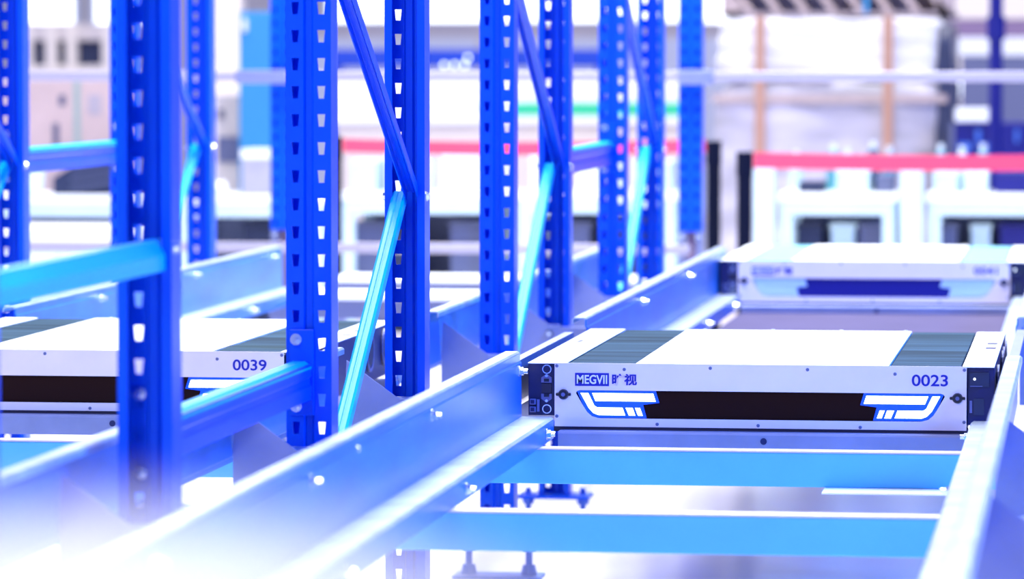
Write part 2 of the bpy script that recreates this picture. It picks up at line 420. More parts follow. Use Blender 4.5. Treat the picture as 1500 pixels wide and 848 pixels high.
# bracket arms that carry the rails on the posts
for k, y in enumerate(GUS_Y):
    words = ['nearest, in the white glare', 'at the foot of the tall sharp post', 'under the crossed braces', 'behind the end of the near rail', 'fourth along the row', 'farthest along the row']
    t = thing('rail_bracket', (XA, y+0.004, 0.44), 'galvanised bracket arm under the rails, ' + ['nearest one, deep in the white glare', 'in front of the tall post beside number 0039', 'below the joint of the sharp crossed braces', 'in front of the post behind the near rail end', 'in front of the slim dark post behind it', 'farthest one, blurred at the last frame'][k], 'bracket', 'rail brackets on the posts')
    front = k % 2 == 1
    MB().sheet([(0.0, 0.0), (0.0, 0.050), (0.045, 0.050)], 'x', -0.110, 0.240).build('arm', 'zinc_grey', t, solid=0.004)
    tab = MB().box(-0.047, 0.020, 0.0, 0.075, 0.052, 0.056).build('tab', 'zinc_grey', t)
    place('bolt', BOLT_Y, t, loc=(-0.004, -0.002, 0.036))
    if k == 2:
        zt = RAIL_Z-0.44
        MB().prism([(-0.113, 0.05), (-0.109, zt-0.037), (0.015, 0.046), (0.015, -0.04), (-0.113, -0.04)], 'y', -0.008, -0.003).build('gusset', 'zinc_grey', t)
    if front:
        MB().box(-0.04, 0.0, 0.045, 0.126, 0.0, 0.05).build('stand_off', 'zinc_grey', t)
    else:
        MB().box(-0.04, 0.0, 0.045, 0.075, 0.0, 0.05).build('stand_off', 'zinc_grey', t)

# cross beams under the lanes
def cross_beam(x0, x1, y, ztop, h, lab, m='zinc_beam'):
    t = thing('cross_beam', ((x0+x1)/2, y, ztop-h), lab, 'beam', 'galvanised cross beams')
    w = (x1-x0)/2
    MB().box(-w, w, 0.0, 0.04, 0, h-0.003).build('web', m, t, bevel=0.002)
    MB().box(-w, w, -0.003, 0.045, h-0.003, h).build('top_flange', 'zinc_pale', t)  # paler zinc: overhead light on the flange put into its colour
    return t
LANES = ((-1.178, -0.092), (-2.51, -1.425))
cross_beam(*LANES[0], 8.10, 0.4445, 0.068, 'cyan cross beam directly below the front of robot 0023')
cross_beam(*LANES[0], 6.95, 0.4445, 0.066, 'lower cyan cross beam near the bottom edge of the picture')
cross_beam(*LANES[1], 8.14, 0.4445, 0.068, 'cyan cross beam below robot 0039 at the left edge')
cross_beam(*LANES[1], 6.95, 0.4445, 0.066, 'cross beam behind the nearest frame, lost in white glare')
st = MB().box(-0.495, -0.232, 8.00, 8.13, 0.3735, 0.3764).build('flat_strip', 'deck_white'); tag(st, 'white flat strip at the lower edge of the upper cross beam', 'strip')

# transverse rails in the crossings
def cross_rail(x0, x1, y, lab, flip=1):
    t = thing('transverse_rail', ((x0+x1)/2, y, 0.420), lab, 'rail', 'transverse crossing rails')
    w = (x1-x0)/2
    MB().sheet([(0.03*flip, 0.0), (0.0, 0.0), (0.0, 0.034), (0.002*flip, 0.037), (0.05*flip, 0.037)], 'x', -w, w).build('profile', 'zinc_grey', t, solid=0.0025)
    if flip > 0:
        MB().cyl((0.005, -0.0014, 0.023), (0.005, -0.0022, 0.023), 0.0065, 16).build('hole', 'robot_dark', t)
cross_rail(-1.03, -0.235, 8.318, 'grey transverse rail with a round hole under the front plate of robot 0023')
cross_rail(-1.03, -0.235, 9.40, 'transverse rail at the rear edge of robot 0023', -1)
cross_rail(-1.03, -0.235, 12.74, 'blurred transverse rail under the far robot')
cross_rail(-2.40, -1.56, 8.558, 'grey transverse rail with a round hole under robot 0039')
cross_rail(-2.40, -1.56, 9.66, 'white-lit transverse rail beside the side wheels of robot 0039', -1)
# low link plates closing the rail gap in the crossing
def link(x, s, y0, y1, lab):
    t = thing('link_plate', (x, y0, 0.42), lab, 'plate', 'link plates in the crossing')
    L = y1-y0
    MB().sheet([(0.0, 0.0), (0.0, 0.165), (s*0.018, 0.165)], 'y', 0, L).build('plate', 'zinc_grey', t, solid=0.003)
    MB().sheet([(0.0, 0.085), (-s*0.018, 0.085)], 'y', 0, L).build('inner_flange', 'zinc_pale', t, solid=0.003)
link(-1.126, -1, 8.345, 9.36, 'low grey link plate left of robot 0023, between the two rails')
link(-0.160, 1, 8.36, 9.58, 'low white-lit link plate right of robot 0023')
# decks
dk = MB().box(-1.03, -0.24, 9.56, 12.735, 0.425, 0.435).build('deck_panel', 'deck_mauve'); tag(dk, 'mauve grey deck panel between robot 0023 and the far robot', 'deck')
for y0, y1, lab in ((13.15, 13.55, 'white deck panel in the left lane, nearer of the two pale stripes'), (14.2, 14.6, 'white deck panel in the left lane, farther of the two pale stripes')):
    t = thing('deck_panel', (-1.98, y0, 0.44), lab, 'deck', 'white decks in the left lane')
    MB().box(-0.56, 0.56, 0, y1-y0, 0.0, 0.012).build('sheet', 'deck_white', t, bevel=0.002)
    MB().box(-0.56, 0.56, 0.02, 0.05, -0.06, 0.0).build('front_rib', 'slate', t)
    for lx in (-0.53, 0.53): MB().box(lx-0.02, lx+0.02, 0.06, 0.10, FLOOR-0.44, 0.0).build('leg', 'zinc_grey', t)

# guard rail across the end of the rack
g = thing('guard_rail', (-2.0, 14.86, FLOOR), 'pale horizontal guard rail in front of the two dotted end posts', 'guard rail')
MB().box(-4.2, 2.6, 0.0, 0.045, 1.150, 1.186).build('top_tube', 'guard_grey', g, bevel=0.006)
MB().box(-4.2, 0.62, 0.0, 0.045, 0.550, 0.584).build('lower_tube', 'guard_grey', g, bevel=0.006)
MB().box(0.58, 0.70, -0.01, 0.05, 1.140, 1.190).build('coupler', 'zinc_grey', g, bevel=0.004)
MB().box(-0.98, -0.80, -0.01, 0.05, 1.142, 1.190).build('coupler', 'zinc_grey', g, bevel=0.004)
for x in (-4.1, 2.5): MB().box(x-0.03, x+0.03, 0.0, 0.06, 0.0, 1.186).build('end_leg', 'zinc_pale', g)

# ------------------------------------------------------------------ robots
def arc(cx, cz, r, a0, a1, n=6):
    return [(cx+r*math.cos(math.radians(a0+(a1-a0)*i/n)), cz+r*math.sin(math.radians(a0+(a1-a0)*i/n))) for i in range(n+1)]
def scr_mesh():
    m = MB().cyl((0,0,0), (0,-0.0016,0), 0.0034, 12, 0.0024); return m.mesh('screw', 'slate')
SCREW = scr_mesh()
WHEEL = MB().cyl((0,0,0), (0.014,0,0), 0.042, 24).cyl((0.014,0,0), (0.017,0,0), 0.028, 24).mesh('wheel', 'robot_base')
RUBBER = MB().ring((0.014,0,0), 'x', 0.036, 0.042, 0.003, 24).mesh('tyre_rim', 'connector_grey')
PW, PH = 0.4025, 0.1248
SZ0, SZ1 = 0.0165, 0.0715
def left_slot():      # outline of the slot's left end, from top to bottom
    return [(-0.353, SZ1), (-0.3585, SZ1-0.002), (-0.3605, SZ1-0.006)] + [(-0.345, 0.0385), (-0.338, 0.028), (-0.329, 0.0205), (-0.318, 0.0172), (-0.312, SZ0)]
def robot(number, front, lab, lights=True):
    t = thing('shuttle_robot', front, lab, 'robot', 'flat shuttle robots')
    D = 1.08
    MB().box(-0.402, 0.402, 0.012, D-0.01, -0.004, 0.1165).build('chassis', 'robot_base', t)
    MB().box(-0.405, 0.405, 0.004, 0.05, -0.010, 0.002).build('bumper_strip', 'robot_base', t)
    # front plate with its slot
    ls = left_slot(); rs = [(-x, z) for x, z in ls]
    m = MB()
    def poly(p):
        n = len(m.v); m.v.extend([(x, 0.0, z) for x, z in p]); m.f.append(tuple(range(n, n+len(p))))
    poly([(-PW, SZ1), (ls[0][0], SZ1), (rs[0][0], SZ1), (PW, SZ1), (PW, PH), (-PW, PH)])
    poly([(-PW, 0.0), (PW, 0.0), (PW, SZ0), (rs[-1][0], SZ0), (ls[-1][0], SZ0), (-PW, SZ0)])
    poly([(-PW, SZ0)] + ls[::-1] + [(-PW, SZ1)])
    poly([(PW, SZ1)] + rs + [(PW, SZ0)])
    me = m.mesh('front_plate', 'robot_white')
    bm = bmesh.new(); bm.from_mesh(me); bmesh.ops.remove_doubles(bm, verts=bm.verts, dist=1e-5); bmesh.ops.recalc_face_normals(bm, faces=bm.faces)
    if bm.faces[0].normal.y > 0: bmesh.ops.reverse_faces(bm, faces=bm.faces)
    bm.to_mesh(me); bm.free()
    fp = place('front_plate', me, t, solid=0.003, offset=-1.0)
    MB().box(-0.366, 0.366, 0.0075, 0.0115, SZ0-0.003, SZ1+0.003).build('slot_panel', 'slot_panel' if lights else 'slot_panel_reflection', t)
    for s in (-1, 1):
        def q(pts): return [(-s*x, z) for x, z in pts]
        hous = q([(-0.359, 0.0705), (-0.2035, 0.0705), (-0.1965, 0.0475), (-0.2285, 0.0435), (-0.2215, 0.0175), (-0.320, 0.0175), (-0.334, 0.0235), (-0.344, 0.036)])
        MB().prism(hous, 'y', 0.0048, 0.0075).build('light_housing', 'light_housing' if lights else 'light_off', t)
        lm = 'light_on' if lights else 'light_off'
        shapes = {'light_bar': [(-0.3285, 0.0657), (-0.2085, 0.0657), (-0.2035, 0.0502), (-0.322, 0.0502)],
                  'light_hook': [(-0.3515, 0.0657), (-0.3365, 0.0657), (-0.3245, 0.041), (-0.3185, 0.0374), (-0.269, 0.0374), (-0.2635, 0.0226), (-0.316, 0.0226), (-0.3255, 0.0262), (-0.335, 0.036)],
                  'light_dash': [(-0.2625, 0.0374), (-0.249, 0.0374), (-0.2435, 0.0222), (-0.256, 0.0222)]}
        for nm, pts in shapes.items(): MB().prism(q(pts), 'y', 0.0034, 0.0048).build(nm, lm, t)
        MB().prism(q([(-0.244, 0.0374), (-0.2345, 0.0374), (-0.229, 0.0222), (-0.238, 0.0222)]), 'y', 0.0034, 0.0048).build('light_dash', lm, t)
    # lettering
    lg = MB().box(-0.362, -0.295, -0.0006, 0.0, 0.0800, 0.1055).build('logo_plate', 'print_blue', t)
    place('lettering', fit_text(text_mesh('lettering', 'MEGVII', 0.02, 'print_white', offset=0.0004), -0.3585, -0.2985, 0.0840, 0.1018, -0.001), lg)
    place('characters', fit_text(text_mesh('characters', '\u65f7\u89c6', 0.02, 'print_blue', offset=0.0006), -0.289, -0.240, 0.0815, 0.1045, -0.0004), t)
    place('number', fit_text(text_mesh('number', number, 0.03, 'print_blue', offset=0.00045), 0.2965, 0.3665, 0.0860, 0.1085, -0.0004), t)
    # screws and knobs
    for x, z in ((-.398, .119), (-.265, .113), (-.096, .117), (.094, .116), (.264, .109), (.398, .118), (-.398, .020), (-.200, .006), (-.002, .0055), (.197, .0045), (.398, .0165)):
        place('screw', SCREW, t, loc=(x, 0, z))
    for x in (-0.385, 0.385):
        k = MB().cyl((x, 0, 0.063), (x, -0.006, 0.063), 0.0105, 20, 0.009).build('knob', 'knob_black', t)
        MB().box(x-0.0150, x+0.0150, -0.0035, 0.0, 0.060, 0.066).build('wing', 'knob_black', k, bevel=0.0028)
        MB().cyl((x, -0.006, 0.063), (x, -0.007, 0.063), 0.004, 10).build('key_socket', 'connector_grey', k)
    # top
    MB().box(-0.456, -0.379, 0.003, D, 0.1225, 0.1248).build('end_cap', 'robot_top', t, bevel=0.001)
    MB().box(-0.243, 0.252, 0.0005, D, 0.1165, 0.1250).build('top_panel', 'robot_top', t, bevel=0.001)
    rc = MB().box(0.394, 0.456, 0.003, D, 0.1225, 0.1248).build('end_cap', 'robot_top', t, bevel=0.001)
    for y in (0.52, 0.66): MB().box(0.426, 0.447, y, y+0.055, 0.1240, 0.1254).build('vent_slot', 'robot_dark', rc)
    MB().box(-0.435, -0.425, 0.62, 0.70, 0.1240, 0.1252).build('label_mark', 'robot_dark', t)
    for x0, x1 in ((-0.377, -0.246), (0.255, 0.391)):
        b = MB().box(x0, x1, 0.003, D-0.004, 0.1150, 0.1235).build('belt', 'belt_rubber' if lights else 'belt_pale', t, bevel=0.002)
        MB().box(x0+0.002, x1-0.002, 0.0015, 0.0035, 0.117, 0.1195).build('belt_trim', 'strap_brown', b)
    for x in (-0.20, -0.05, 0.10, 0.24): MB().cyl((x, D-0.03, 0.125), (x, D-0.03, 0.1285), 0.004, 8).build('screw_head', 'robot_top', t)
    # left connector block
    lb = MB().box(-0.456, -0.4030, 0.012, D-0.012, 0.020, 0.1225).build('connector_block', 'robot_dark', t, bevel=0.0015)
    for z in (0.1125, 0.034):
        MB().ring((-0.419, 0.012, z-0.001), 'y', 0.0072, 0.0092, 0.003, 20).build('ring', 'bolt_steel', lb)
    for zc, s in ((0.089, 1), (0.059, -1)):
        p = [(-0.430, 0), (-0.430, 0.010), (-0.4195, 0.0175), (-0.409, 0.010), (-0.409, 0)]
        pl = MB().prism([(x, zc+s*z-s*0.004) for x, z in p], 'y', 0.008, 0.0119).build('socket_plate', 'connector_grey', lb)
        MB().box(-0.4245, -0.4145, 0.0068, 0.009, zc-0.002, zc+0.004).build('socket', 'knob_black', pl)
        MB().cyl((-0.4195, 0.008, zc+s*0.0095), (-0.4195, 0.0065, zc+s*0.0095), 0.0028, 10).build('socket_screw', 'bolt_steel', pl)
    MB().box(-0.429, -0.410, 0.0085, 0.0119, 0.065, 0.083).build('contact_block', 'robot_base', lb)
    for z in (0.027, 0.042):
        c = MB().box(-0.452, -0.440, 0.002, 0.0119, z, z+0.011).build('plug', 'connector_grey', lb, bevel=0.001)
        MB().box(-0.450, -0.443, 0.0008, 0.003, z+0.002, z+0.009).build('plug_face', 'robot_dark', c)
    MB().box(-0.438, -0.433, 0.004, 0.0119, 0.028, 0.052).build('plug_clip', 'connector_grey', lb)
    # right block
    rb = MB().box(0.4030, 0.456, 0.012, D-0.012, 0.010, 0.1225).build('control_block', 'robot_dark', t, bevel=0.0015)
    MB().box(0.4080, 0.446, 0.0095, 0.0119, 0.085, 0.113).build('cover', 'dark_navy', rb)
    MB().box(0.4090, 0.433, 0.0078, 0.0096, 0.0855, 0.0868).build('cover_edge', 'connector_grey', rb)
    MB().cyl((0.4175, 0.0096, 0.100), (0.4175, 0.0085, 0.100), 0.0024, 8).build('status_lamp', 'glow_dot', rb)
    MB().box(0.408, 0.413, 0.0095, 0.0119, 0.034, 0.058).build('label_strip', 'connector_grey', rb)
    MB().box(0.416, 0.436, 0.0098, 0.0119, 0.030, 0.062).build('cover', 'dark_navy', rb)
    # side wheels and running wheels
    for s in (-1, 1):
        for y in (0.18, 0.60, 0.72, 0.92):
            w = place('side_wheel', WHEEL, t, loc=(s*0.445, y, 0.075), rotz=0 if s > 0 else math.pi)
            place('wheel_rim', RUBBER, w)
    for x in (-0.36, 0.36):
        for y in (0.03, D-0.045): MB().cyl((x-0.012, y, 0.0), (x+0.012, y, 0.0), 0.0066, 16).build('running_wheel', 'robot_base', t)
    return t
robot('0023', (-0.6395, 8.36, 0.4645), 'sharp white shuttle robot numbered 0023 with glowing blue-white lights')
robot('0039', (-2.030, 8.60, 0.4645), 'white shuttle robot numbered 0039 behind the blue posts on the left')
robot('0041', (-0.6395, 12.78, 0.4645), 'blurred white shuttle robot farther down the right lane', lights=False)

# ------------------------------------------------------------------ background
def bx(name, x0, x1, y0, y1, z0, z1, m, parent=None, bevel=0.0, label=None, cat=None, group=None):
    o = MB().box(x0, x1, y0, y1, z0, z1).build(name, m, parent, bevel=bevel)
    return tag(o, label, cat, group)
# white work tables
def table(x0, x1, lab, y=18.0, ztop=0.62, shelf=True, h=0.055):
    t = thing('work_table', ((x0+x1)/2, y, FLOOR), lab, 'table', 'white work tables')
    w = (x1-x0)/2; z = ztop-FLOOR
    bx('table_top', -w, w, 0, 0.6, z-0.035, z, 'white_board', t, 0.006)
    bx('apron', -w+0.02, w-0.02, 0.02, 0.05, z-0.035-h, z-0.035, 'white_cool', t)
    for x in (-w+0.04, w-0.04):
        for yy in (0.05, 0.55): bx('leg', x-0.025, x+0.025, yy-0.025, yy+0.025, 0, z-0.035, 'white_cool', t)
    bx('added_dark_backing', -w+0.05, w-0.05, 0.56, 0.58, 0.03, z-0.04, 'slate', t)  # added dark sheet so the space under the table reads dark
    if shelf: bx('shelf', -w+0.04, w-0.04, 0.05, 0.55, 0.18, 0.21, 'white_cool', t)
    return t
table(-4.80, -3.93, 'white work table at the far left, carrying a dark machine', ztop=0.605)
table(-3.88, -3.22, 'white work table under the grey box, left of the tallest sharp post', ztop=0.607)
table(-3.17, -2.46, 'white work table seen between the two sharp posts in the middle', ztop=0.625)
table(-2.41, -1.72, 'white work table seen behind the blurred frames in the middle', ztop=0.63)
table(-1.306, -0.80, 'white bench behind the red belt, left of the two', ztop=0.628)
table(-0.687, -0.05, 'white bench behind the red belt, right of the two', ztop=0.628)
for x0, x1, lab in ((-1.399, -1.313, 'white upright panel right of the black barrier posts'), (-0.789, -0.694, 'white upright panel between the two benches')):
    t = thing('upright_panel', ((x0+x1)/2, 17.95, FLOOR), lab, 'panel', 'white upright panels')
    w = (x1-x0)/2
    bx('panel', -w, w, 0, 0.10, 0.02, 0.79, 'white_cool', t, 0.008); bx('foot', -w-0.02, w+0.02, -0.08, 0.18, 0, 0.02, 'white_board', t)
    bx('edge_strip', -w*0.4, -w*0.1, -0.006, 0.0, 0.05, 0.77, 'white_board', t)
# what stands under and on the tables
for x0, x1, y, z1, m, lab in ((-4.66, -4.42, 18.2, 0.42, 'grey_box', 'grey crate under the table at the far left'), (-3.62, -3.40, 18.2, 0.50, 'dark_navy', 'dark crate under the table below the grey box'),
        (-3.13, -2.98, 18.2, 0.50, 'slate', 'slate crate under the middle table, next to the sharp post'), (-2.97, -2.86, 18.15, 0.50, 'dark_navy', 'black crate under the middle table'), (-2.72, -2.55, 18.2, 0.50, 'slate', 'slate crate under the middle table, right of the sharp dark post'),
        (-2.30, -2.12, 18.2, 0.50, 'slate', 'slate crate under the table behind the blurred frames'), (-2.02, -1.90, 18.2, 0.50, 'dark_navy', 'dark crate under the table left of the barrier posts'),
        (-1.235, -1.13, 18.2, 0.50, 'dark_navy', 'black crate under the left bench'), (-1.09, -0.99, 18.2, 0.50, 'white_cool', 'pale crate under the left bench'), (-0.97, -0.875, 18.2, 0.50, 'slate', 'slate crate under the left bench beside the white upright'),
        (-0.66, -0.56, 18.2, 0.50, 'slate', 'slate crate under the right bench beside the white upright'), (-0.50, -0.42, 18.2, 0.50, 'white_cool', 'pale crate under the right bench'), (-0.38, -0.10, 18.2, 0.50, 'navy', 'navy crate under the right bench at the edge')):
    t = thing('crate', ((x0+x1)/2, y, FLOOR+0.21), lab, 'crate', 'crates under the tables')
    w = (x1-x0)/2; h = z1-0.17-0.0
    bx('body', -w, w, 0, 0.3, 0.0, h-0.03, m, t, 0.006); bx('rim', -w-0.005, w+0.005, -0.006, 0.306, h-0.03, h-0.005, m, t, 0.003)
for x0, x1, y, z0, z1, m, lab in ((-1.225, -1.12, 18.15, 0.628, 0.672, 'dark_navy', 'low dark box on the left bench under the red belt'), (-1.07, -0.93, 18.2, 0.628, 0.72, 'white_cool', 'pale box on the left bench'), (-0.90, -0.83, 18.2, 0.628, 0.70, 'slate', 'small slate box on the left bench'),
        (-0.66, -0.56, 18.2, 0.628, 0.71, 'white_cool', 'pale box on the right bench beside the white upright'), (-0.53, -0.43, 18.2, 0.628, 0.72, 'bag_white', 'pale blue box on the right bench'), (-0.40, -0.12, 18.2, 0.628, 0.715, 'navy', 'navy box on the right bench at the edge'),
        (-3.13, -3.02, 18.1, 0.625, 0.76, 'white_cool', 'pale box on the middle table, by the sharp post'), (-2.98, -2.80, 18.1, 0.625, 0.80, 'white_board', 'white box on the middle table, behind the crossed braces'), (-2.74, -2.48, 18.1, 0.625, 0.80, 'white_board', 'white box on the middle table, right of the crossed braces'),
        (-2.36, -2.22, 18.1, 0.63, 0.78, 'white_board', 'white box on the table behind the second frame'), (-2.16, -1.98, 18.1, 0.63, 0.79, 'white_board', 'white box behind the short blue tie'), (-1.92, -1.76, 18.1, 0.63, 0.76, 'white_cool', 'pale box behind the last frame')):
    t = thing('box', ((x0+x1)/2, y, z0), lab, 'box', 'boxes on the tables')
    w = (x1-x0)/2; h = z1-z0
    bx('body', -w, w, 0, 0.28, 0, h*0.8, m, t, 0.004); bx('lid', -w-0.004, w+0.004, -0.004, 0.284, h*0.8, h, m, t, 0.006)
# far left
c = thing('carton', (-4.59, 19.0, 0.50), 'large pinkish carton with a green tape stripe at the far left', 'carton')
bx('body', -0.30, 0.216, 0, 0.4, 0, 0.612, 'cardboard', c, 0.004)
bx('tape', 0.035, 0.062, -0.003, 0, 0.30, 0.605, 'tape_green', c); bx('tape', 0.045, 0.075, -0.0035, 0, 0.0, 0.32, 'tape_green', c)
bx('mark', -0.035, -0.005, -0.003, 0, 0.48, 0.53, 'ink', c, 0.01); bx('mark', -0.065, -0.035, -0.003, 0, 0.30, 0.40, 'ink', c, 0.01)
bx('mark', 0.10, 0.16, -0.003, 0, 0.44, 0.53, 'ink_faint', c)
cs = thing('carton_stand', (-4.59, 18.95, FLOOR), 'plain stand beneath the pink carton', 'stand'); bx('top', -0.31, 0.23, 0, 0.5, 0.50, 0.54, 'white_cool', cs); bx('side', -0.31, -0.28, 0, 0.5, 0, 0.50, 'white_cool', cs); bx('side', 0.20, 0.23, 0, 0.5, 0, 0.50, 'white_cool', cs)
dm = thing('machine', (-4.33, 18.2, 0.605), 'dark machine with slanted ribs on the far left table', 'machine')
MB().prism([(-0.13, 0.0), (0.14, 0.0), (0.14, 0.150), (0.0, 0.150), (-0.13, 0.07)], 'y', 0, 0.25).build('housing', 'dark_navy', dm, bevel=0.004)
for k in range(3): MB().prism([(-0.05+k*0.0, 0.02+k*0.04), (0.135, 0.055+k*0.04), (0.135, 0.064+k*0.04), (-0.05, 0.029+k*0.04)], 'y', -0.012, 0.0).build('rib', 'slate', dm)
def blob(name, loc, rx, ry, rz, m, lab, cat, seed, group=None):
    bm = bmesh.new(); bmesh.ops.create_icosphere(bm, subdivisions=3, radius=1.0)
    rnd = random.Random(seed); ph = [rnd.uniform(0, 6) for _ in range(6)]
    for v in bm.verts:
        c = v.co.copy(); k = 1 + 0.10*math.sin(5*c.x+ph[0])*math.sin(4*c.z+ph[1]) + 0.07*math.sin(9*c.z+ph[2]+3*c.x)
        v.co = Vector((c.x*rx*k, c.y*ry*k, max(c.z, -0.75)*rz*k + 0.75*rz*k))
    me = bpy.data.meshes.new(name); bm.to_mesh(me); bm.free(); me.materials.append(MATS[m])
    for p in me.polygons: p.use_smooth = True
    o = place(name, me, loc=loc); return tag(o, lab, cat, group)
blob('plastic_bag', (-4.555, 18.12, 0.605), 0.075, 0.09, 0.085, 'bag_white', 'crumpled white plastic bag left of the dark machine', 'bag', 3)
lc = thing('low_cabinet', (-3.90, 16.0, FLOOR), 'low white cabinet at the far left below the tables', 'cabinet')
bx('body', -0.35, 0.33, 0.02, 0.5, 0, 0.50, 'white_cool', lc); bx('top', -0.36, 0.34, 0, 0.52, 0.50, 0.585, 'white_board', lc, 0.006)
for k in range(2): bx('door', -0.33+k*0.33, -0.01+k*0.33, 0.0, 0.02, 0.03, 0.49, 'white_board', lc, 0.004)
rk = thing('storage_cabinet', (-6.50, 27.0, FLOOR), 'cream storage cabinet with dark square openings, upper left', 'cabinet')
bx('back', -0.29, 0.29, 0.06, 0.34, 1.10, 1.44, 'dark_navy', rk); bx('header', -0.30, 0.30, 0.0, 0.37, 1.355, 1.46, 'beige', rk); bx('shelf', -0.30, 0.30, 0.0, 0.37, 1.10, 1.195, 'cream', rk)
for x0, x1 in ((-0.31, -0.245), (-0.155, -0.085), (-0.020, 0.045), (0.215, 0.31)): bx('stile', x0, x1, -0.015, 0.35, 0, 1.465, 'cream', rk)
bx('base', -0.30, 0.30, 0.005, 0.345, 0, 1.09, 'cream', rk)
cc = thing('column', (-4.86, 24.0, FLOOR), 'cream square column beside the cyan cabinet', 'column'); bx('shaft', -0.10, 0.07, 0, 0.17, 0.12, 4.0, 'cream', cc); bx('base', -0.13, 0.10, -0.03, 0.20, 0, 0.12, 'grey_box', cc)
ck = thing('cabinet', (-3.90, 20.0, FLOOR), 'tall cyan cabinet behind the half hidden dotted post', 'cabinet')
bx('body', -0.098, 0.09, 0.01, 0.4, 0, 1.455, 'cyan_panel', ck, 0.004); bx('door', -0.094, 0.086, 0.0, 0.01, 0.05, 1.44, 'cyan_panel', ck, 0.003); bx('latch', -0.08, -0.055, -0.015, 0.0, 1.36, 1.42, 'white_board', ck, 0.004)
gb = thing('carton', (-3.56, 18.2, 0.607), 'grey carton with a white lid below the cyan cabinet', 'carton'); bx('body', -0.066, 0.066, 0, 0.25, 0, 0.155, 'grey_box', gb); bx('lid', -0.072, 0.072, -0.006, 0.256, 0.155, 0.195, 'white_board', gb)
blob('plastic_bag', (-3.73, 18.15, 0.607), 0.055, 0.06, 0.035, 'white_board', 'small white bag left of the grey carton', 'bag', 5)
gs = thing('machine', (-4.05, 20.2, FLOOR), 'pale grey cabinet with dark blots left of the cyan cabinet', 'machine'); bx('body', -0.10, 0.045, 0, 0.4, 0, 1.06, 'beige', gs, 0.004); bx('dark_panel', -0.09, 0.03, -0.01, 0.0, 0.74, 0.86, 'slate', gs); bx('small_panel', -0.09, -0.06, -0.01, 0.0, 0.95, 0.99, 'ink', gs)
# middle
mc = thing('machine', (-3.26, 24.0, FLOOR), 'long white machine with a mint green stripe in the background', 'machine')
bx('hood', -1.0, 0.99, 0.0, 0.9, 0.865, 1.113, 'white_board', mc, 0.012); bx('skirt', -0.98, 0.97, 0.03, 0.88, 0.02, 0.865, 'beige', mc)
bx('stripe', 0.04, 0.99, -0.004, 0.0, 0.915, 0.99, 'mint_green', mc); bx('stripe', -1.0, 0.04, -0.004, 0.0, 0.955, 0.985, 'white_cool', mc); bx('plinth', -0.96, 0.95, 0.06, 0.84, 0.0, 0.02, 'slate', mc)
bb = thing('blue_beam', (-3.92, 27.0, 1.145), 'long blue rack beam with highlights built as round glowing dots high in the middle background', 'beam')
bx('beam', -0.87, 0.88, 0, 0.12, 0.0, 0.112, 'blue_beam', bb, 0.008)
for x, z in ((-0.15, 0.0), (-0.085, 0.0), (-0.02, 0.0), (0.0, 0.045)): MB().cyl((x, -0.012, z+0.012), (x, 0, z+0.012), 0.011, 12).build('glint_dot', 'glow_dot', bb)  # small highlights on the beam built as glowing dots
for x in (-0.85, 0.84): bx('leg', x-0.03, x+0.03, 0.02, 0.10, FLOOR-1.145, 0.0, 'blue_beam', bb)
hb = thing('wall_cabinet', (-4.0, 33.0, FLOOR), 'wide cream cabinet below the bright windows, behind the blue beam', 'cabinet')
bx('body', -2.1, 1.4, 0, 0.5, 0, 1.44, 'cream', hb); bx('top', -2.12, 1.42, -0.02, 0.52, 1.44, 1.52, 'beige', hb)
for k in range(5): bx('door', -2.08+k*0.70, -1.42+k*0.70, -0.015, 0.0, 0.05, 1.40, 'white_board', hb, 0.004)
# belt barriers
def stanchion(x, y, h, lab, w=0.03):
    t = thing('barrier_post', (x, y, FLOOR), lab, 'barrier post', 'black belt barrier posts')
    MB().cyl((0,0,0.0), (0,0,0.018), 0.066, 28, 0.055).build('base', 'stanchion_black', t)
    MB().cyl((0,0,0.018), (0,0,h-0.06), w*0.9, 20).build('tube', 'stanchion_black', t, smooth=False)
    MB().cyl((0,0,h-0.09), (0,0,h), w, 20).build('head', 'stanchion_black', t)
    return t
stanchion(-2.91, 16.5, 0.93, 'slim black barrier post beside the tall sharp post', 0.022); stanchion(-1.44, 16.5, 0.915, 'black barrier post next to the lone dotted blue post')
stanchion(-1.305, 16.3, 0.878, 'black barrier post at the start of the bright red belt', 0.032)
stanchion(0.35, 16.6, 0.878, 'black barrier post beyond the right edge', 0.032)
def belt(x0, y0, x1, y1, z0, z1, h, lab):
    m = MB(); n = 12; t = 0.0015
    d = Vector((x1-x0, y1-y0)).normalized(); nx, ny = -d.y*t, d.x*t
    pts = []
    for i in range(n+1):
        u = i/n; x = x0+(x1-x0)*u; y = y0+(y1-y0)*u; z = z0+(z1-z0)*u-0.012*4*u*(1-u)
        pts.append((x, y, z))
    for x, y, z in pts: m.v += [(x-nx, y-ny, z), (x+nx, y+ny, z), (x+nx, y+ny, z+h), (x-nx, y-ny, z+h)]
    for i in range(n):
        a = 4*i; b = a+4
        for p, q in ((0,1),(1,2),(2,3),(3,0)): m.f.append((a+p, a+q, b+q, b+p))
    m.f += [(0,1,2,3), (4*n+3, 4*n+2, 4*n+1, 4*n)]
    return tag(m.build('barrier_belt', 'belt_red'), lab, 'barrier belt', 'red barrier belts')
belt(-2.885, 16.5, -1.472, 16.5, 0.828, 0.830, 0.052, 'red barrier belt running behind the blue posts in the middle')
belt(-1.270, 16.3, 0.315, 16.6, 0.776, 0.776, 0.060, 'bright red barrier belt crossing the right side')
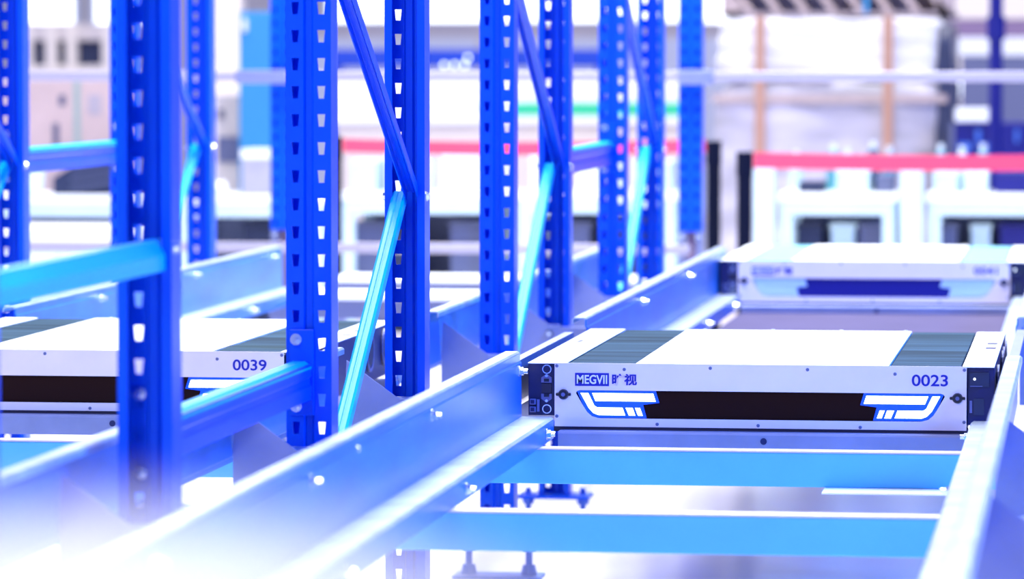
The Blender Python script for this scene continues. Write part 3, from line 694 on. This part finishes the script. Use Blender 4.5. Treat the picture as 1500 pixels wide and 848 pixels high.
# wrapped pallet load
pl = thing('wrapped_load', (-1.255, 21.0, FLOOR), 'tall pallet load wrapped in white film with brown straps', 'pallet load')
def soft_box(name, x0, x1, y0, y1, z0, z1, m, parent, amp, seed):
    bm = bmesh.new(); bmesh.ops.create_cube(bm, size=1.0); bmesh.ops.subdivide_edges(bm, edges=bm.edges[:], cuts=9, use_grid_fill=True)
    rnd = random.Random(seed); ph = [rnd.uniform(0, 6.28) for _ in range(8)]
    for v in bm.verts:
        u = v.co*2
        k = 1 - 0.035*(abs(u.x)**6*abs(u.z)**6)*2
        x = (x0+x1)/2 + u.x*(x1-x0)/2*k; y = (y0+y1)/2 + u.y*(y1-y0)/2; z = (z0+z1)/2 + u.z*(z1-z0)/2*k
        w = amp*(math.sin(7*u.x+ph[0]+2*u.z)+math.sin(11*u.z+ph[1]+3*u.x)+0.6*math.sin(17*u.x-9*u.z+ph[2]))
        v.co = (x + (w if abs(u.x) > .99 else 0), y + w, z + (w*0.7 if u.z > .99 else 0))
    me = bpy.data.meshes.new(name); bm.to_mesh(me); bm.free(); me.materials.append(MATS[m])
    for p in me.polygons: p.use_smooth = True
    return place(name, me, parent)
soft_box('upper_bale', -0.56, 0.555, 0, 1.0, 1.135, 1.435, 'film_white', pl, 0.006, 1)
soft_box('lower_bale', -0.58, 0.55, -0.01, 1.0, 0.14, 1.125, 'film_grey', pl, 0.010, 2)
for x in (-0.350, 0.272):
    bx('strap', x-0.024, x+0.024, -0.035, -0.022, 0.14, 1.44, 'strap_brown', pl)
bx('waist_strap', -0.585, 0.56, -0.032, -0.020, 1.02, 1.06, 'wood_pink', pl); bx('waist_strap', -0.57, 0.0, -0.034, -0.020, 1.135, 1.16, 'strap_brown', pl)
soft_box('film_edge', 0.505, 0.585, -0.02, 1.02, 0.3, 1.40, 'film_dark', pl, 0.006, 4)
for k in range(3): bx('pallet_block', -0.55+k*0.49, -0.42+k*0.49, 0, 1.0, 0.0, 0.10, 'wood_grey', pl)
bx('pallet_deck', -0.58, 0.56, -0.01, 1.01, 0.10, 0.14, 'wood_grey', pl)
tp = thing('wooden_pallet', (-1.235, 21.0, 1.40), 'grey wooden pallet with slanting slats lying on the wrapped load', 'pallet')
bx('lower_board', -0.55, 0.56, 0, 1.0, 0.0, 0.022, 'wood_grey', tp); bx('back_board', -0.55, 0.56, 0.25, 0.28, 0.022, 0.30, 'wood_grey', tp)
for k in range(8):
    x = -0.50+k*0.135
    MB().prism([(x+0.06, 0.022), (x+0.10, 0.022), (x+0.0, 0.16), (x-0.045, 0.16)], 'y', 0.0, 0.04).build('slat', 'wood_pink', tp)
bx('end_board', 0.49, 0.565, 0, 0.25, 0.0, 0.28, 'wood_grey', tp); bx('end_board', -0.56, -0.47, 0, 0.25, 0.0, 0.28, 'wood_pink', tp); bx('top_board', -0.55, 0.56, 0, 0.28, 0.16, 0.20, 'wood_grey', tp)
bx('blue_tag', 0.17-0.04, 0.17-0.015, -0.006, 0.0, 0.015, 0.15, 'cyan_panel', tp)
# right
np_ = thing('pole', (-0.43, 19.5, FLOOR), 'dark navy pole at the right edge', 'pole')
MB().cyl((0,0,0), (0,0,3.0), 0.031, 20).build('shaft', 'navy', np_); MB().cyl((0,0,1.32), (0,0,1.42), 0.042, 20).build('collar', 'navy', np_); MB().cyl((0,0,0), (0,0,0.02), 0.09, 20).build('base', 'navy', np_)
bk = thing('shelving', (-0.46, 26.0, FLOOR), 'cream shelving with a purple board and grey panels behind the navy pole', 'shelving')
bx('upper_panel', -0.38, 0.6, 0, 0.4, 1.475, 2.0, 'cream', bk); bx('purple_board', -0.38, 0.6, -0.01, 0.4, 1.365, 1.470, 'purple_board', bk); bx('white_rail', -0.38, 0.6, -0.015, 0.4, 1.255, 1.365, 'white_board', bk)
bx('grey_panel', -0.32, 0.6, 0.0, 0.4, 0.30, 1.255, 'slate', bk); bx('stile', -0.38, -0.32, -0.01, 0.4, 0.0, 1.255, 'cream', bk); bx('stile', 0.10, 0.14, -0.012, 0.0, 0.90, 1.255, 'white_board', bk); bx('base', -0.32, 0.6, 0.0, 0.4, 0.0, 0.30, 'slate', bk)
lm = thing('work_lamp', (-0.73, 22.6, FLOOR), 'bright white work lamp right of the wrapped load', 'lamp')
MB().cyl((0,0.03,0), (0,0.03,1.03), 0.012, 10).build('stand', 'slate', lm); MB().cyl((0,0.03,0), (0,0.03,0.02), 0.12, 16).build('base', 'slate', lm)
MB().prism([(-0.05, 1.12), (0.05, 1.12), (0.05, 1.04), (0.02, 1.02), (-0.03, 1.02)], 'y', 0, 0.06).build('head', 'light_on', lm, bevel=0.006)
nm = thing('machine', (-0.38, 20.5, FLOOR), 'dark navy machine with two pale handles behind the red belt', 'machine')
bx('body', -0.262, 0.30, 0.0, 0.5, 0, 0.93, 'navy', nm, 0.006); bx('top_tray', -0.262, -0.10, -0.03, 0.10, 0.935, 1.0, 'white_board', nm, 0.006)
for x in (-0.215, -0.12):
    bx('handle_stem', x-0.015, x+0.015, -0.03, 0.0, 0.66, 0.80, 'navy_light', nm); bx('handle_grip', x-0.03, x+0.03, -0.04, 0.0, 0.80, 0.835, 'navy_light', nm)
bx('gauge', -0.165, -0.14, -0.02, 0.0, 0.835, 0.90, 'navy_light', nm, 0.008); bx('gauge', 0.02, 0.04, -0.02, 0.0, 0.835, 0.90, 'navy_light', nm, 0.008); bx('side_post', -0.288, -0.268, 0.0, 0.04, 0, 0.93, 'slate', nm)

# ------------------------------------------------------------------ white glare over the near rails, built as an added scatter volume
hz = bpy.data.materials.new('glare_volume'); hz.use_nodes = True
nt = hz.node_tree; nt.nodes.remove(nt.nodes['Principled BSDF'])
out = nt.nodes['Material Output']; vol = nt.nodes.new('ShaderNodeVolumeScatter'); vol.inputs['Color'].default_value = (1.0, 1.0, 1.0, 1); vol.inputs['Anisotropy'].default_value = 0.0
tc = nt.nodes.new('ShaderNodeTexCoord'); ln = nt.nodes.new('ShaderNodeVectorMath'); ln.operation = 'LENGTH'
mr = nt.nodes.new('ShaderNodeMapRange'); mr.interpolation_type = 'SMOOTHSTEP'
mr.inputs['From Min'].default_value = 1.0; mr.inputs['From Max'].default_value = 0.0; mr.inputs['To Min'].default_value = 0.0; mr.inputs['To Max'].default_value = 4.5
nt.links.new(tc.outputs['Object'], ln.inputs[0]); nt.links.new(ln.outputs['Value'], mr.inputs['Value']); nt.links.new(mr.outputs[0], vol.inputs['Density']); nt.links.new(vol.outputs[0], out.inputs['Volume'])
bm = bmesh.new(); bmesh.ops.create_icosphere(bm, subdivisions=4, radius=1.0)
me = bpy.data.meshes.new('glare_volume'); bm.to_mesh(me); bm.free(); me.materials.append(hz)
glare_volume = bpy.data.objects.new('glare_volume', me); COL.objects.link(glare_volume); glare_volume.location = (-0.98, 4.05, 0.54); glare_volume.scale = (0.68, 0.66, 0.27)
tag(glare_volume, 'white glare over the near rails at the lower left, built as a volume', 'glare_volume', kind='stuff')

for k, (x, h, m) in enumerate(((-1.26, 0.17, 'white_cool'), (-1.10, 0.20, 'teal_glass'), (-1.04, 0.18, 'white_cool'), (-0.93, 0.21, 'teal_dark'), (-0.86, 0.19, 'teal_glass'), (-0.64, 0.20, 'teal_glass'), (-0.55, 0.19, 'white_cool'), (-0.46, 0.20, 'teal_glass'))):
    words = ['pale bottle at the left end of the left bench', 'second bottle on the left bench, teal', 'pale bottle beside the teal one on the left bench', 'tall dark teal bottle on the left bench', 'teal bottle at the right end of the left bench', 'teal bottle at the left end of the right bench', 'pale bottle in the middle of the right bench', 'teal bottle by the navy pole on the right bench'][k]
    b = thing('bottle', (x, 18.52, 0.628), words, 'bottle', 'bottles on the benches')
    MB().cyl((0,0,0), (0,0,h*0.72), 0.030, 14).cyl((0,0,h*0.72), (0,0,h*0.86), 0.030, 14, 0.012).build('body', m, b)
    MB().cyl((0,0,h*0.86), (0,0,h), 0.013, 12).build('cap', 'white_board', b)
